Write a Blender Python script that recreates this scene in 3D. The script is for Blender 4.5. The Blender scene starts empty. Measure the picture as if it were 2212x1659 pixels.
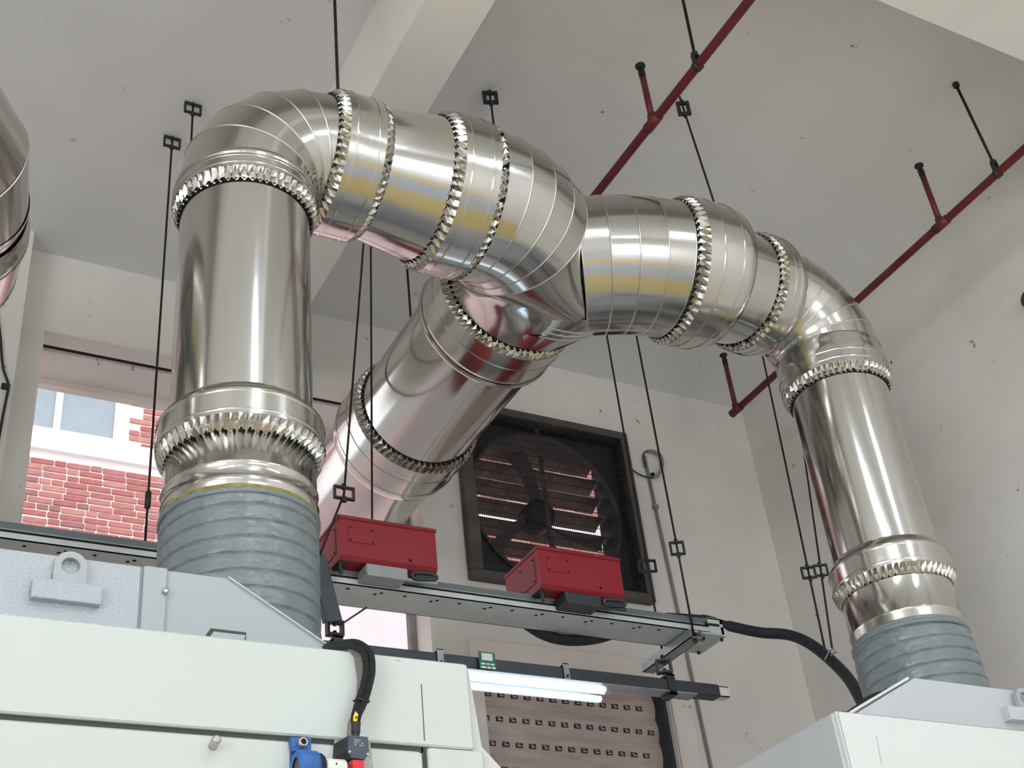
import bpy, math, random
from mathutils import Vector as V, Matrix
random.seed(7)
S = bpy.context.scene
COL = S.collection
CZ = 1.6                      # eye height of the photographer above the floor

# ------------------------------------------------------------------ camera
F_PX, IW, IH = 2854.6, 2212.0, 1659.0
YAW, PITCH, ROLL = 0.551435, 0.599610, -0.121357
_fw = V((math.sin(YAW)*math.cos(PITCH), math.cos(YAW)*math.cos(PITCH), math.sin(PITCH)))
_r0 = V((math.cos(YAW), -math.sin(YAW), 0)); _u0 = _r0.cross(_fw)
_rt = math.cos(ROLL)*_r0 + math.sin(ROLL)*_u0
_up = -math.sin(ROLL)*_r0 + math.cos(ROLL)*_u0
cam = bpy.data.cameras.new('camera'); camo = bpy.data.objects.new('camera', cam); COL.objects.link(camo)
cam.sensor_fit = 'HORIZONTAL'; cam.sensor_width = 36.0; cam.lens = 36.0*F_PX/IW
cam.clip_start = 0.05; cam.clip_end = 200
_m = Matrix((_rt, _up, -_fw)).transposed().to_4x4(); _m.translation = V((0, 0, CZ)); camo.matrix_world = _m
S.camera = camo
# ------------------------------------------------------------------ world, lights, exposure
S.view_settings.view_transform = 'Standard'; S.view_settings.look = 'None'
S.view_settings.gamma = 1.0; S.view_settings.use_curve_mapping = False
S.view_settings.exposure = 0.1
W = bpy.data.worlds.new('overcast_sky'); S.world = W; W.use_nodes = True
bg = W.node_tree.nodes['Background']; bg.inputs[0].default_value = (0.93, 0.96, 1.0, 1); bg.inputs[1].default_value = 1.9

def area(name, loc, aim, sx, sy, watts, col):
    l = bpy.data.lights.new(name, 'AREA'); l.shape = 'RECTANGLE'; l.size = sx; l.size_y = sy
    l.energy = watts; l.color = col
    o = bpy.data.objects.new(name, l); COL.objects.link(o); o.location = V(loc)+V((0, 0, CZ))
    o.rotation_euler = V(aim).to_track_quat('-Z', 'Y').to_euler()
    return o
# area lamps added at two unseen loading doors to stand in for daylight
area('front_door_fill', (2.2, -9.7, 0.1), (0, 1, 0.14), 5.0, 2.6, 150, (0.97, 0.985, 1.0))
area('side_door_fill', (-8.7, -5.5, 0.9), (1, 0, 0.1), 6.0, 4.0, 450, (0.92, 0.965, 1.0))

# ------------------------------------------------------------------ pixel helpers (photograph 2212x1659): a ray cut by a real plane
def ray(px, py):
    return (_rt*((px-IW/2)/F_PX) - _up*((py-IH/2)/F_PX) + _fw).normalized()
def onY(px, py, Y): d = ray(px, py); return d*(Y/d.y)
def onX(px, py, X): d = ray(px, py); return d*(X/d.x)
def onZ(px, py, Z): d = ray(px, py); return d*(Z/d.z)

# ------------------------------------------------------------------ materials
def lin(c): return tuple((x/255/12.92 if x/255 <= .04045 else ((x/255+.055)/1.055)**2.4) for x in c)
def mat(name, rgb, rough=.6, metal=0.0, var=0.0, vscale=3.0, bump=0.0, bscale=40.0, stretch=None, emit=0.0,
        spots=0.0, spotcol=(60, 50, 40), spotscale=6.0, spec=None, coat=0.0, detail=4.0):
    m = bpy.data.materials.new(name); m.use_nodes = True
    nt = m.node_tree; N = nt.nodes; L = nt.links; b = N['Principled BSDF']
    c = lin(rgb); b.inputs['Base Color'].default_value = (*c, 1)
    b.inputs['Roughness'].default_value = rough; b.inputs['Metallic'].default_value = metal
    if spec is not None: b.inputs['Specular IOR Level'].default_value = spec
    if coat: b.inputs['Coat Weight'].default_value = coat; b.inputs['Coat Roughness'].default_value = .04
    tc = N.new('ShaderNodeTexCoord'); mp = N.new('ShaderNodeMapping'); L.new(tc.outputs['Object'], mp.inputs[0])
    if stretch: mp.inputs['Scale'].default_value = stretch
    colsock = None
    if var:
        n = N.new('ShaderNodeTexNoise'); n.inputs['Scale'].default_value = vscale; n.inputs['Detail'].default_value = 6
        L.new(mp.outputs[0], n.inputs['Vector'])
        r = N.new('ShaderNodeValToRGB'); r.color_ramp.elements[0].position = .3; r.color_ramp.elements[1].position = .7
        r.color_ramp.elements[0].color = (*[x*(1-var) for x in c], 1); r.color_ramp.elements[1].color = (*[min(1, x*(1+var)) for x in c], 1)
        L.new(n.outputs['Fac'], r.inputs[0]); colsock = r.outputs[0]
    if spots:
        n = N.new('ShaderNodeTexNoise'); n.inputs['Scale'].default_value = spotscale; n.inputs['Detail'].default_value = 9; n.inputs['Roughness'].default_value = .62
        L.new(mp.outputs[0], n.inputs['Vector'])
        r = N.new('ShaderNodeValToRGB'); r.color_ramp.elements[0].position = .70-spots; r.color_ramp.elements[1].position = .74-spots*.9
        L.new(n.outputs['Fac'], r.inputs[0])
        mx = N.new('ShaderNodeMix'); mx.data_type = 'RGBA'; L.new(r.outputs[0], mx.inputs['Factor'])
        if colsock: L.new(colsock, mx.inputs[6])
        else: mx.inputs[6].default_value = (*c, 1)
        mx.inputs[7].default_value = (*lin(spotcol), 1); colsock = mx.outputs[2]
    if colsock: L.new(colsock, b.inputs['Base Color'])
    if bump:
        n = N.new('ShaderNodeTexNoise'); n.inputs['Scale'].default_value = bscale; n.inputs['Detail'].default_value = detail
        L.new(mp.outputs[0], n.inputs['Vector'])
        bp = N.new('ShaderNodeBump'); bp.inputs['Strength'].default_value = bump; bp.inputs['Distance'].default_value = .02
        L.new(n.outputs['Fac'], bp.inputs['Height']); L.new(bp.outputs[0], b.inputs['Normal'])
        if coat: L.new(bp.outputs[0], b.inputs['Coat Normal'])
    if emit:
        b.inputs['Emission Color'].default_value = (*c, 1); b.inputs['Emission Strength'].default_value = emit
    return m
M = {}
M['wall'] = mat('wall_plaster', (222, 218, 212), .85, var=.06, vscale=1.6, bump=.12, bscale=14, spots=.026, spotcol=(120, 106, 92), spotscale=9)
M['ceil'] = mat('ceiling_paint', (230, 229, 228), .85, var=.05, vscale=1.1, bump=.08, bscale=10, spots=.018, spotcol=(140, 124, 108), spotscale=8)
M['beam'] = mat('beam_paint', (232, 229, 223), .85, var=.04, vscale=1.5, bump=.08, bscale=12)
M['reveal'] = mat('reveal_paint', (226, 218, 212), .8, var=.05, vscale=4, spots=.03, spotcol=(140, 125, 112), spotscale=10)
M['floor'] = mat('floor_epoxy', (190, 194, 202), .35, var=.08, vscale=1.2)
M['yellow_floor'] = mat('floor_yellow', (214, 192, 132), .4, var=.05, vscale=2)
M['duct'] = mat('aluminium_sheet', (197, 195, 191), .145, 1.0, bump=.03, bscale=5.0, detail=2)
M['duct2'] = mat('aluminium_cladding', (198, 196, 191), .16, 1.0, bump=.07, bscale=9.0, detail=3)
M['rim'] = mat('crimped_aluminium', (186, 183, 175), .22, 1.0, bump=.1, bscale=60)
M['bead'] = mat('bead_metal', (200, 198, 192), .32, 1.0)
M['black'] = mat('black_rubber', (20, 21, 24), .6)
M['dark'] = mat('dark_gap', (9, 9, 10), .9)
M['rod'] = mat('rusty_dark_steel', (44, 36, 33), .55, .5, var=.3, vscale=20)
M['brk'] = mat('blackened_steel', (52, 53, 55), .5, .4, var=.25, vscale=30)
M['flex'] = mat('grey_vinyl', (118, 128, 131), .27, var=.05, vscale=5, bump=.55, bscale=15, detail=3, stretch=(1, 1, 1.8))
M['sealant'] = mat('yellow_sealant', (140, 132, 40), .6, var=.4, vscale=30)
M['machine'] = mat('machine_white_paint', (201, 207, 203), .38, var=.015, vscale=2, spots=-.02, spotcol=(110, 110, 100), spotscale=14)
M['machine2'] = mat('machine_right_paint', (220, 223, 222), .42, var=.015, vscale=2, spots=0, spotcol=(200, 170, 130), spotscale=9)
M['hood'] = mat('hood_grey_paint', (168, 174, 177), .4, var=.02, vscale=4, spots=-.01, spotcol=(90, 90, 90), spotscale=20)
M['hood2'] = mat('hood_pale_paint', (194, 198, 202), .45, var=.02, vscale=4)
M['glint'] = mat('hammered_grey_paint', (174, 180, 186), .16, .0, bump=.30, bscale=240, detail=1, coat=1.0)
M['groove'] = mat('seam_shadow_gap', (70, 74, 66), .8)
M['red'] = mat('red_enamel', (134, 15, 31), .5, var=.04, vscale=5)
M['redpipe'] = mat('sprinkler_red_paint', (96, 22, 31), .5, var=.15, vscale=12)
M['grey'] = mat('grey_trunking_paint', (196, 203, 200), .5, .1, var=.06, vscale=6)
M['grey2'] = mat('grey_trunking_lip', (150, 157, 158), .5, .15, var=.08, vscale=6)
M['steel'] = mat('dark_steel_channel', (62, 68, 74), .45, .5, var=.12, vscale=9)
M['galv'] = mat('galvanised_strap', (150, 155, 158), .4, .7, var=.12, vscale=20)
M['fan'] = mat('fan_dark_metal', (58, 56, 58), .6, .35, var=.25, vscale=9)
M['fan2'] = mat('fan_dusty_frame', (86, 80, 76), .65, .3, var=.25, vscale=8)
M['louvre'] = mat('louvre_dusty', (116, 98, 92), .7, .1, var=.3, vscale=12)
M['mesh'] = mat('guard_wire', (40, 42, 48), .6, .3)
M['shut'] = mat('shutter_slat', (196, 180, 172), .6, .1, var=.12, vscale=7, stretch=(1, 1, 6))
M['slot'] = mat('slot_dark', (44, 34, 46), .8)
M['hose'] = mat('black_hose', (22, 26, 36), .55, bump=.4, bscale=160)
M['braid'] = mat('braided_cable', (34, 36, 42), .6, bump=.9, bscale=260)
M['cable'] = mat('wall_cable', (34, 33, 35), .6)
M['conduit'] = mat('painted_conduit', (140, 136, 130), .7, var=.15, vscale=10)
M['blue'] = mat('blue_cast_iron', (44, 98, 168), .5, var=.15, vscale=25, bump=.25, bscale=60)
M['rust'] = mat('rusty_core', (104, 84, 76), .8, .3, var=.4, vscale=40)
M['whitepl'] = mat('white_coupling', (228, 228, 224), .35, spots=.05, spotcol=(70, 70, 70), spotscale=60)
M['switch'] = mat('switch_plastic', (62, 74, 88), .5)
M['switch2'] = mat('switch_dark_plastic', (40, 42, 46), .5)
M['zinc'] = mat('zinc_plate', (150, 150, 140), .4, .8, var=.2, vscale=40)
M['chrome'] = mat('bolt_steel', (190, 188, 180), .3, .9)
M['redpl'] = mat('red_plastic', (214, 32, 50), .4)
M['yel'] = mat('yellow_tag', (238, 206, 40), .5)
M['txt'] = mat('grey_print', (150, 156, 162), .6)
M['green'] = mat('green_sign', (28, 104, 84), .5)
M['paper'] = mat('sign_white', (214, 220, 214), .6)
M['lamp'] = mat('lamp_body', (214, 222, 228), .4)
M['tube'] = mat('fluorescent_tube', (214, 240, 255), .3, emit=2.6)
M['tube2'] = mat('ceiling_tube', (238, 247, 255), .3, emit=80.0)
M['mortar'] = mat('pale_mortar', (236, 226, 222), .9, var=.05, vscale=8)
M['band'] = mat('white_render_band', (240, 238, 238), .85, var=.03, vscale=5)
M['pinkwall'] = mat('pale_pink_render', (226, 200, 202), .9, var=.06, vscale=1.2, stretch=(1, 1, .15))
M['bricks'] = [mat('brick_%s' % n, c, .9, var=.14, vscale=14) for n, c in (('rose', (176, 116, 110)), ('red', (168, 102, 97)), ('dusky', (152, 104, 103)), ('pale', (184, 128, 120)))]
M['pane'] = mat('blinded_pane', (150, 160, 168), .25, var=.06, vscale=3)
M['upvc'] = mat('white_window_frame', (238, 238, 238), .5)
M['asphalt'] = mat('yard_ground', (150, 148, 144), .9, var=.1)

# ------------------------------------------------------------------ mesh builder
class MB:
    def __init__(s): s.v = []; s.f = []; s.sm = []; s.mi = []
    def add(s, verts, faces, smooth=False, mi=0):
        o = len(s.v); s.v += [tuple(p) for p in verts]
        for f in faces: s.f.append(tuple(i+o for i in f)); s.sm.append(smooth); s.mi.append(mi)
        return s
    def box(s, a, b, mi=0):
        x0, y0, z0 = [min(p, q) for p, q in zip(a, b)]; x1, y1, z1 = [max(p, q) for p, q in zip(a, b)]
        return s.hexa([(x0, y0, z0), (x1, y0, z0), (x1, y1, z0), (x0, y1, z0), (x0, y0, z1), (x1, y0, z1), (x1, y1, z1), (x0, y1, z1)], mi)
    def hexa(s, p, mi=0):
        return s.add(p, [(0, 3, 2, 1), (4, 5, 6, 7), (0, 1, 5, 4), (1, 2, 6, 5), (2, 3, 7, 6), (3, 0, 4, 7)], False, mi)
    def bbox(s, a, b, c=.006, mi=0):          # box with chamfered edges
        x0, y0, z0 = [min(p, q) for p, q in zip(a, b)]; x1, y1, z1 = [max(p, q) for p, q in zip(a, b)]
        c = min(c, (x1-x0)/2.1, (y1-y0)/2.1, (z1-z0)/2.1)
        rings = []
        for z, i in ((z0, c), (z0+c, 0), (z1-c, 0), (z1, c)):
            X0, X1, Y0, Y1 = x0+i, x1-i, y0+i, y1-i
            rings.append([(X0+c, Y0, z), (X1-c, Y0, z), (X1, Y0+c, z), (X1, Y1-c, z), (X1-c, Y1, z), (X0+c, Y1, z), (X0, Y1-c, z), (X0, Y0+c, z)])
        return s.rings(rings, caps=True, smooth=False, mi=mi)
    def obar(s, a, b, w, h, up=(0, 0, 1), mi=0):   # rectangular bar from a to b
        a, b = V(a), V(b); t = (b-a).normalized(); u = V(up); u = (u-t*u.dot(t)).normalized(); w_ = t.cross(u)
        p = []
        for q in (a, b):
            p += [q-w_*w/2-u*h/2, q+w_*w/2-u*h/2, q+w_*w/2+u*h/2, q-w_*w/2+u*h/2]
        return s.add(p, [(3, 2, 1, 0), (4, 5, 6, 7), (0, 1, 5, 4), (1, 2, 6, 5), (2, 3, 7, 6), (3, 0, 4, 7)], False, mi)
    def rings(s, rs, caps=False, smooth=True, closed=True, mi=0):
        n = len(rs[0]); o = len(s.v)
        for r in rs: s.v += [tuple(p) for p in r]
        for i in range(len(rs)-1):
            for j in range(n if closed else n-1):
                k = (j+1) % n
                s.f.append((o+i*n+j, o+i*n+k, o+(i+1)*n+k, o+(i+1)*n+j)); s.sm.append(smooth); s.mi.append(mi)
        if caps:
            s.f.append(tuple(o+j for j in reversed(range(n)))); s.sm.append(False); s.mi.append(mi)
            s.f.append(tuple(o+(len(rs)-1)*n+j for j in range(n))); s.sm.append(False); s.mi.append(mi)
        return s
    def tube(s, pts, r, n=10, caps=True, mi=0, smooth=True):
        pts = [V(p) for p in pts]; rs = []; u = None
        for i, p in enumerate(pts):
            t = (pts[min(i+1, len(pts)-1)]-pts[max(i-1, 0)]).normalized()
            if u is None: u = t.orthogonal().normalized()
            u = (u-t*u.dot(t)).normalized(); w = t.cross(u); rr = r[i] if isinstance(r, (list, tuple)) else r
            rs.append([p+(u*math.cos(a)+w*math.sin(a))*rr for a in [2*math.pi*k/n for k in range(n)]])
        return s.rings(rs, caps, smooth, mi=mi)
    def prism(s, poly, off, mi=0):                # polygon (3d points) pushed along off
        n = len(poly); p = [V(q) for q in poly]+[V(q)+V(off) for q in poly]
        return s.add(p, [tuple(range(n)), tuple(reversed(range(n, 2*n)))]+[(i, i+n, (i+1) % n+n, (i+1) % n) for i in range(n)], False, mi)
    def disc_plate(s, outer, inner, off, mi=0):   # plate between two loops of equal length, pushed along off
        n = len(outer); o2 = [V(p)+V(off) for p in outer]; i2 = [V(p)+V(off) for p in inner]
        s.rings([inner, outer, o2, i2, inner], smooth=False, mi=mi); return s
ROOTS = {}
def _fix(me):
    import bmesh
    b = bmesh.new(); b.from_mesh(me); bmesh.ops.recalc_face_normals(b, faces=b.faces); b.to_mesh(me); b.free()
def build(name, mb, m, parent=None, label=None, kind=None, fix=True):
    me = bpy.data.meshes.new(name)
    org = V((0, 0, 0)); p = parent
    while p is not None: org += p.location; p = p.parent
    me.from_pydata([tuple(V(v)-org) for v in mb.v], [], mb.f)
    me.polygons.foreach_set('use_smooth', mb.sm); me.polygons.foreach_set('material_index', mb.mi)
    for x in (m if isinstance(m, list) else [m]): me.materials.append(M[x] if isinstance(x, str) else x)
    if fix: _fix(me)
    me.update()
    o = bpy.data.objects.new(name, me); COL.objects.link(o)
    if parent: o.parent = parent
    if label: o['label'] = label
    if kind: o['kind'] = kind
    return o
def thing(name, label, cat, loc, group=None):
    o = bpy.data.objects.new(name, None); COL.objects.link(o); o.location = V(loc); o.empty_display_size = .05
    o['label'] = label; o['category'] = cat
    if group: o['group'] = group
    return o
def struct(name, mb, m, parent=None, fix=True):
    o = build(name, mb, m, parent, fix=fix)
    if parent is None: o['kind'] = 'structure'
    return o
def circ(c, t, r, n, ref=(0, 0, 1), ph=0.0):
    c, t = V(c), V(t).normalized(); ref = V(ref)
    if abs(ref.dot(t)) > .95: ref = V((0, 1, 0))
    u = (ref-t*ref.dot(t)).normalized(); w = t.cross(u)
    return [c+(u*math.cos(a)+w*math.sin(a))*r for a in [ph+2*math.pi*k/n for k in range(n)]]

# ================================================================== THE ROOM
YB, XR, HC = 5.40, 5.02, 4.525           # back wall, right wall, ceiling (all relative to the eye)
FL = -CZ
def wall_with_holes(x0, x1, z0, z1, y0, y1, holes):
    xs = sorted({x0, x1, *[h[0] for h in holes], *[h[1] for h in holes]}); zs = sorted({z0, z1, *[h[2] for h in holes], *[h[3] for h in holes]})
    mb = MB()
    for i in range(len(xs)-1):
        j = 0
        while j < len(zs)-1:
            def free(j): cx, cz = (xs[i]+xs[i+1])/2, (zs[j]+zs[j+1])/2; return not any(h[0] < cx < h[1] and h[2] < cz < h[3] for h in holes)
            if free(j):
                k = j
                while k+1 < len(zs)-1 and free(k+1): k += 1
                mb.box((xs[i], y0, zs[j]), (xs[i+1], y1, zs[k+1])); j = k+1
            else: j += 1
    return mb
WX0, WX1, WZ0, WZ1 = .713, 2.70, 1.0, 4.06
FX0, FX1, FZ0, FZ1 = 2.96, 4.00, 3.05, 4.07
SX0, SX1, SZ1 = 2.94, 4.045, 2.68
struct('floor', MB().box((-9, -10, FL-.1), (XR, YB+.25, FL)), 'floor')
struct('wall_back', wall_with_holes(-9, XR+.25, FL, HC, YB, YB+.2, [(WX0, WX1, WZ0, WZ1), (FX0, FX1, FZ0, FZ1), (SX0, SX1, FL, SZ1)]), 'wall')
struct('wall_right', MB().box((XR, -10, FL), (XR+.25, YB, HC)), 'wall')
struct('ceiling', MB().box((-9, -10, HC), (XR+.25, YB+.2, HC+.15)), 'ceil')
struct('wall_front', wall_with_holes(-9, XR+.25, FL, HC, -10.2, -10, [(-.4, 4.8, FL, 1.5)]), 'wall')
_l = wall_with_holes(-10, YB+.2, FL, HC, 0, .2, [(-8.5, -2.5, FL, 3.0)])
_l.v = [(-9.2+y, x, z) for x, y, z in _l.v]
struct('wall_left', _l, 'wall')
struct('trim_1', MB().box((1.60, -10, 4.06), (1.85, YB, HC)), 'beam')
struct('trim_2', MB().box((-9, 1.95, 4.10), (XR, 2.215, HC)), 'beam')
struct('trim_3', MB().box((-1.2, YB-.14, FL), (.60, YB, HC)), 'wall')                      # pilaster left of the window
struct('trim_4', MB().box((-9, -.3, FL), (XR, 2.4, FL+.004)), 'yellow_floor')              # painted walkway
struct('trim_5', MB().box((-9, -5.2, FL), (XR, -3.4, FL+.004)), 'yellow_floor')
# window opening: reveals, shutter-track groove and outer lintel
win = struct('window_1', MB().box((WX0, YB+.001, WZ1-.012), (WX1, YB+.115, WZ1)).box((WX1-.014, YB+.001, WZ0), (WX1, YB+.2, WZ1-.012))
             .box((WX0, YB+.001, WZ0), (WX0+.012, YB+.2, WZ1-.012)), 'reveal')
build('track_groove', MB().box((WX0, YB+.118, WZ1-.004), (WX1-.014, YB+.15, WZ1+.02)), 'dark', win)
build('lintel', MB().box((WX0-.1, YB+.165, WZ1-.012), (WX1+.1, YB+.40, WZ1+.25)).box((WX0-.1, YB+.40, WZ1-.045), (WX1+.1, YB+.45, WZ1+.2)), 'reveal', win)
build('sill', MB().box((WX0-.02, YB-.02, WZ0-.05), (WX1+.02, YB+.24, WZ0)), 'reveal', win)
build('jamb_strip', MB().box((WX1-.05, YB+.16, WZ0), (WX1-.016, YB+.2, WZ1-.03)), 'conduit', win)
# roller shutter door with perforated slats
door = struct('door_1', MB().box((SX0-.01, YB+.10, FL), (SX0+.035, YB+.16, SZ1)).box((SX1-.02, YB+.03, FL), (SX1, YB+.16, SZ1)), 'steel')
build('head_trim', MB().bbox((SX0-.06, YB-.03, SZ1-.115), (SX1+.03, YB+.03, SZ1+.005), .008), 'reveal', door)
build('jamb_trim', MB().bbox((SX1+.005, YB-.02, FL), (SX1+.13, YB-.001, SZ1-.12), .006), 'reveal', door)
build('jamb_trim', MB().bbox((SX0-.10, YB-.02, FL), (SX0+.005, YB-.001, SZ1-.12), .006), 'reveal', door)
PITCHS = .1265
for k in range(9):
    z1 = SZ1-.02-k*PITCHS; prof = []
    for j in range(9):
        t = j/8; prof.append((t, .018*math.sin(math.pi*t)**.7 + (.006 if j == 0 else 0)))
    mb = MB().rings([[(x, YB+.125-d, z1-t*PITCHS) for t, d in prof] for x in (SX0+.03, SX1-.02)], closed=False, smooth=True)
    sl = build('slat', mb, 'shut', door, fix=False)
    sb, st = MB(), MB()
    for q in range(14):
        x = SX0+.065+(q+.5*(k % 2)*.6)*.0745
        if x > SX1-.06: continue
        zc = z1-PITCHS*.60; yy = YB+.1085
        sb.box((x-.019, yy-.004, zc-.012), (x+.019, yy+.008, zc+.012))
        st.box((x-.009, yy-.006, zc-.008), (x+.012, yy-.002, zc-.001)).box((x-.013, yy-.006, zc+.003), (x+.004, yy-.002, zc+.007))
    so = build('slot_row', sb, 'slot', sl, 'row of dark punched slots'); build('slot_row', st, 'shut', sl)

# ================================================================== OUTSIDE: brick building across the yard
YO = 12.0
bld = thing('brick_building', 'red brick building with a white window band, seen through the wall opening', 'building', (3.5, YO, FL))
build('wall', MB().box((-3, YO, 6.35), (10, YO+.3, 12)), 'mortar', bld)
build('lower_wall', MB().box((-3, YO-.03, FL-1), (10, YO+.3, 6.35)), 'pinkwall', bld, 'pale pink rendered lower wall')
OW = (-.9, 2.46, 7.702, 8.55)
build('band', MB().bbox((-3, YO-.07, 7.48), (10, YO+.02, 7.70), .01), 'band', bld, 'white rendered sill band')
wn = build('window', MB().box((OW[0], YO-.04, OW[2]), (OW[1], YO-.012, OW[2]+.05)).box((OW[0], YO-.04, OW[3]-.05), (OW[1], YO-.012, OW[3])).box((OW[1]-.05, YO-.04, OW[2]+.05), (OW[1], YO-.012, OW[3]-.05))
           .box((1.80, YO-.04, OW[2]+.05), (1.87, YO-.012, OW[3]-.05)).box((.95, YO-.04, OW[2]+.05), (1.02, YO-.012, OW[3]-.05)).box((OW[0], YO-.04, OW[2]+.05), (OW[0]+.05, YO-.012, OW[3]-.05)), 'upvc', bld)
for a, b in ((OW[0]+.05, .95), (1.02, 1.80), (1.87, OW[1]-.05)): build('pane', MB().box((a, YO-.02, OW[2]+.05), (b, YO-.004, OW[3]-.05)), 'pane', wn)
bm_cache = {}
far = [MB() for _ in M['bricks']]
row = 0; z = 6.36; nb = 0
while z < 11.9:
    x = -2.9+(.12 if row % 2 else 0)+random.uniform(-.02, .02)
    while x < 9.8:
        full = random.random() < .72; L = .225 if full else .107
        if not (7.44 < z+.03 < 7.72) and not (OW[0]-.02 < x+L and x < OW[1]+.03 and OW[2]-.05 < z < OW[3]):
            k = random.choice((0, 0, 1, 1, 2, 3)); dz = random.uniform(-.004, .004); dy = random.uniform(.010, .020)
            vis = (1.42 < x < 3.25 and 6.5 < z < 8.75) or (5.35 < x < 6.05 and 6.6 < z < 7.4)
            if vis and nb < 292:
                key = (full, k)
                if key not in bm_cache:
                    o = build('brick', MB().bbox((0, 0, 0), (L, .05, .060), .005), M['bricks'][k], bld); bm_cache[key] = o.data
                    for v in o.data.vertices: v.co += bld.location
                else:
                    o = bpy.data.objects.new('brick', bm_cache[key]); COL.objects.link(o); o.parent = bld
                o.location = V((x, YO-dy, z+dz))-bld.location; nb += 1
            else: far[k].box((x, YO-dy, z+dz), (x+L, YO+.02, z+dz+.060))
        x += L+.013
    z += .075; row += 1
for k, f_ in enumerate(far): build('brick_field', f_, M['bricks'][k], bld, kind='stuff', fix=False)
struct('ground', MB().box((-30, YB+.3, FL-1.1), (40, 40, FL-1.0)), 'asphalt')

# ================================================================== EXHAUST DUCT
NS = 72
duct = thing('exhaust_duct', 'shiny aluminium exhaust duct, two gored branches joining above into one trunk', 'duct', (2.2, 3.3, 2.0))
def stations(st):
    return [circ(c, t, r, NS) for c, t, r in st]
def straight(name, p0, p1, r0, r1, m='duct', seam=True):
    p0, p1 = V(p0), V(p1); t = (p1-p0).normalized()
    o = build(name, MB().rings([circ(p0+(p1-p0)*k/6, t, r0+(r1-r0)*k/6, NS) for k in range(7)]), m, duct)
    return o
def sleeve(p0, d, L, r_in, r_out, ruf0=True, ruf1=False, r_in1=None, beads=(.3, .75), N=56, rw=.036, d1=None):
    """wrapped joint: a cladding band whose open end(s) are crimped down onto the pipe"""
    p0, d = V(p0), V(d).normalized(); dE = V(d1).normalized() if d1 is not None else d
    DS = lambda x: d.lerp(dE, min(1, max(0, x/L))).normalized()
    PS = lambda x: p0+(d*x+(dE-d)*(x*x/(2*L)))
    r_in1 = r_in1 or r_in
    prof = []
    s0 = rw if ruf0 else 0.0; s1 = L-rw if ruf1 else L
    if not ruf0: prof += [(0, r_in+.003), (.006, r_in+.006), (.03, r_in+.009), (.055, r_out-.006)]; s0 = .07
    prof.append((s0, r_out))
    for b in beads:
        sb = s0+(s1-s0)*b; prof += [(sb-.012, r_out), (sb-.004, r_out), (sb-.003, r_out), (sb, r_out+.0028), (sb+.003, r_out), (sb+.004, r_out), (sb+.012, r_out)]
    if not ruf1: prof += [(s1-.055, r_out), (s1-.03, r_out-.006), (s1-.008, r_in1+.006), (s1, r_in1+.002)]
    else: prof.append((s1, r_out))
    prof.sort()
    sl = build('sleeve', MB().rings([circ(PS(s), DS(s), r, NS) for s, r in prof]), 'duct2', duct)
    for on, sA, sB, ri in ((ruf0, 0.0, rw, r_in), (ruf1, L, L-rw, r_in1)):
        if not on: continue
        mb = MB(); n = N*2; A, Bm, B = [], [], []
        sg = 1 if sB > sA else -1
        ref = V((0, 0, 1)) if abs(d.z) < .95 else V((0, 1, 0))
        fr_ = []
        for s_ in (sA, sA*.45+sB*.55, sB):
            dd = DS(s_); u = (ref-dd*ref.dot(dd)).normalized(); fr_.append((u, dd.cross(u)))
        for k in range(n):
            a = 2*math.pi*(k+random.uniform(-.22, .22))/n; e, eM, eB = [u*math.cos(a)+w*math.sin(a) for u, w in fr_]
            if k % 2 == 0: A.append(PS(sA)+e*(ri+.0015)); Bm.append(PS(sA*.45+sB*.55)+eM*(ri+(r_out-ri)*.80)); B.append(PS(sB)+eB*(r_out+.001))
            else: A.append(PS(sA+sg*.008)+e*(ri+.0105)); Bm.append(PS(sA*.45+sB*.55+sg*.003)+eM*(ri+(r_out-ri)*.80-.012)); B.append(PS(sB+sg*.004)+eB*(r_out-.0015))
        mb.rings([A, Bm, B], smooth=False)
        build('crimped_rim', mb, 'rim', sl, 'crimped edge folded onto the pipe')
        build('gap_shade', MB().rings([circ(PS(sA+sg*.0045), DS(sA), ri-.004, 64), circ(PS(sA+sg*.0055), DS(sA), ri+.0075, 64), circ(PS(sA+sg*.014), DS(sA), ri+.009, 64)], smooth=True), 'dark', sl)  # black ring put behind the crimps as the shade in their gaps
    return sl
def gored(center, e0, e1, R, r0, r1, a0, a1, n, name='gore', m='duct'):
    """gored bend round center: point(a) = center + R*(e0*cos a + e1*sin a); n gores, a raised bead on each seam"""
    c, e0, e1 = V(center), V(e0), V(e1)
    P = lambda a: c+(e0*math.cos(a)+e1*math.sin(a))*R
    T = lambda a: (-e0*math.sin(a)+e1*math.cos(a))
    nx = e0.cross(e1)
    for i in range(n):
        aA, aB = a0+(a1-a0)*i/n, a0+(a1-a0)*(i+1)/n
        rA, rB = r0+(r1-r0)*i/n, r0+(r1-r0)*(i+1)/n
        cA, cB = circ(P(aA), T(aA), rA, NS, nx), circ(P(aB), T(aB), rB, NS, nx)
        mid = [p+(q-p)*.5 for p, q in zip(cA, cB)]
        rr = [cA, mid, [p+(q-p)*.97 for p, q in zip(cA, cB)]]
        mb = MB().rings(rr)
        g = build(name, mb, m, duct)
        sd = .5*(aB-aA)/abs(aB-aA)
        br = [circ(P(aB)+T(aB)*o_, T(aB), rB+h_, NS, nx) for o_, h_ in ((-.004, -.002), (-.0035, .0008), (-.0005, .0019), (.0025, .0008), (.003, -.002))]
        build('seam_bead', MB().rings(br), 'bead', g)
    return P, T
ZL = 3.22; YL = 3.045; XL = .965
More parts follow.
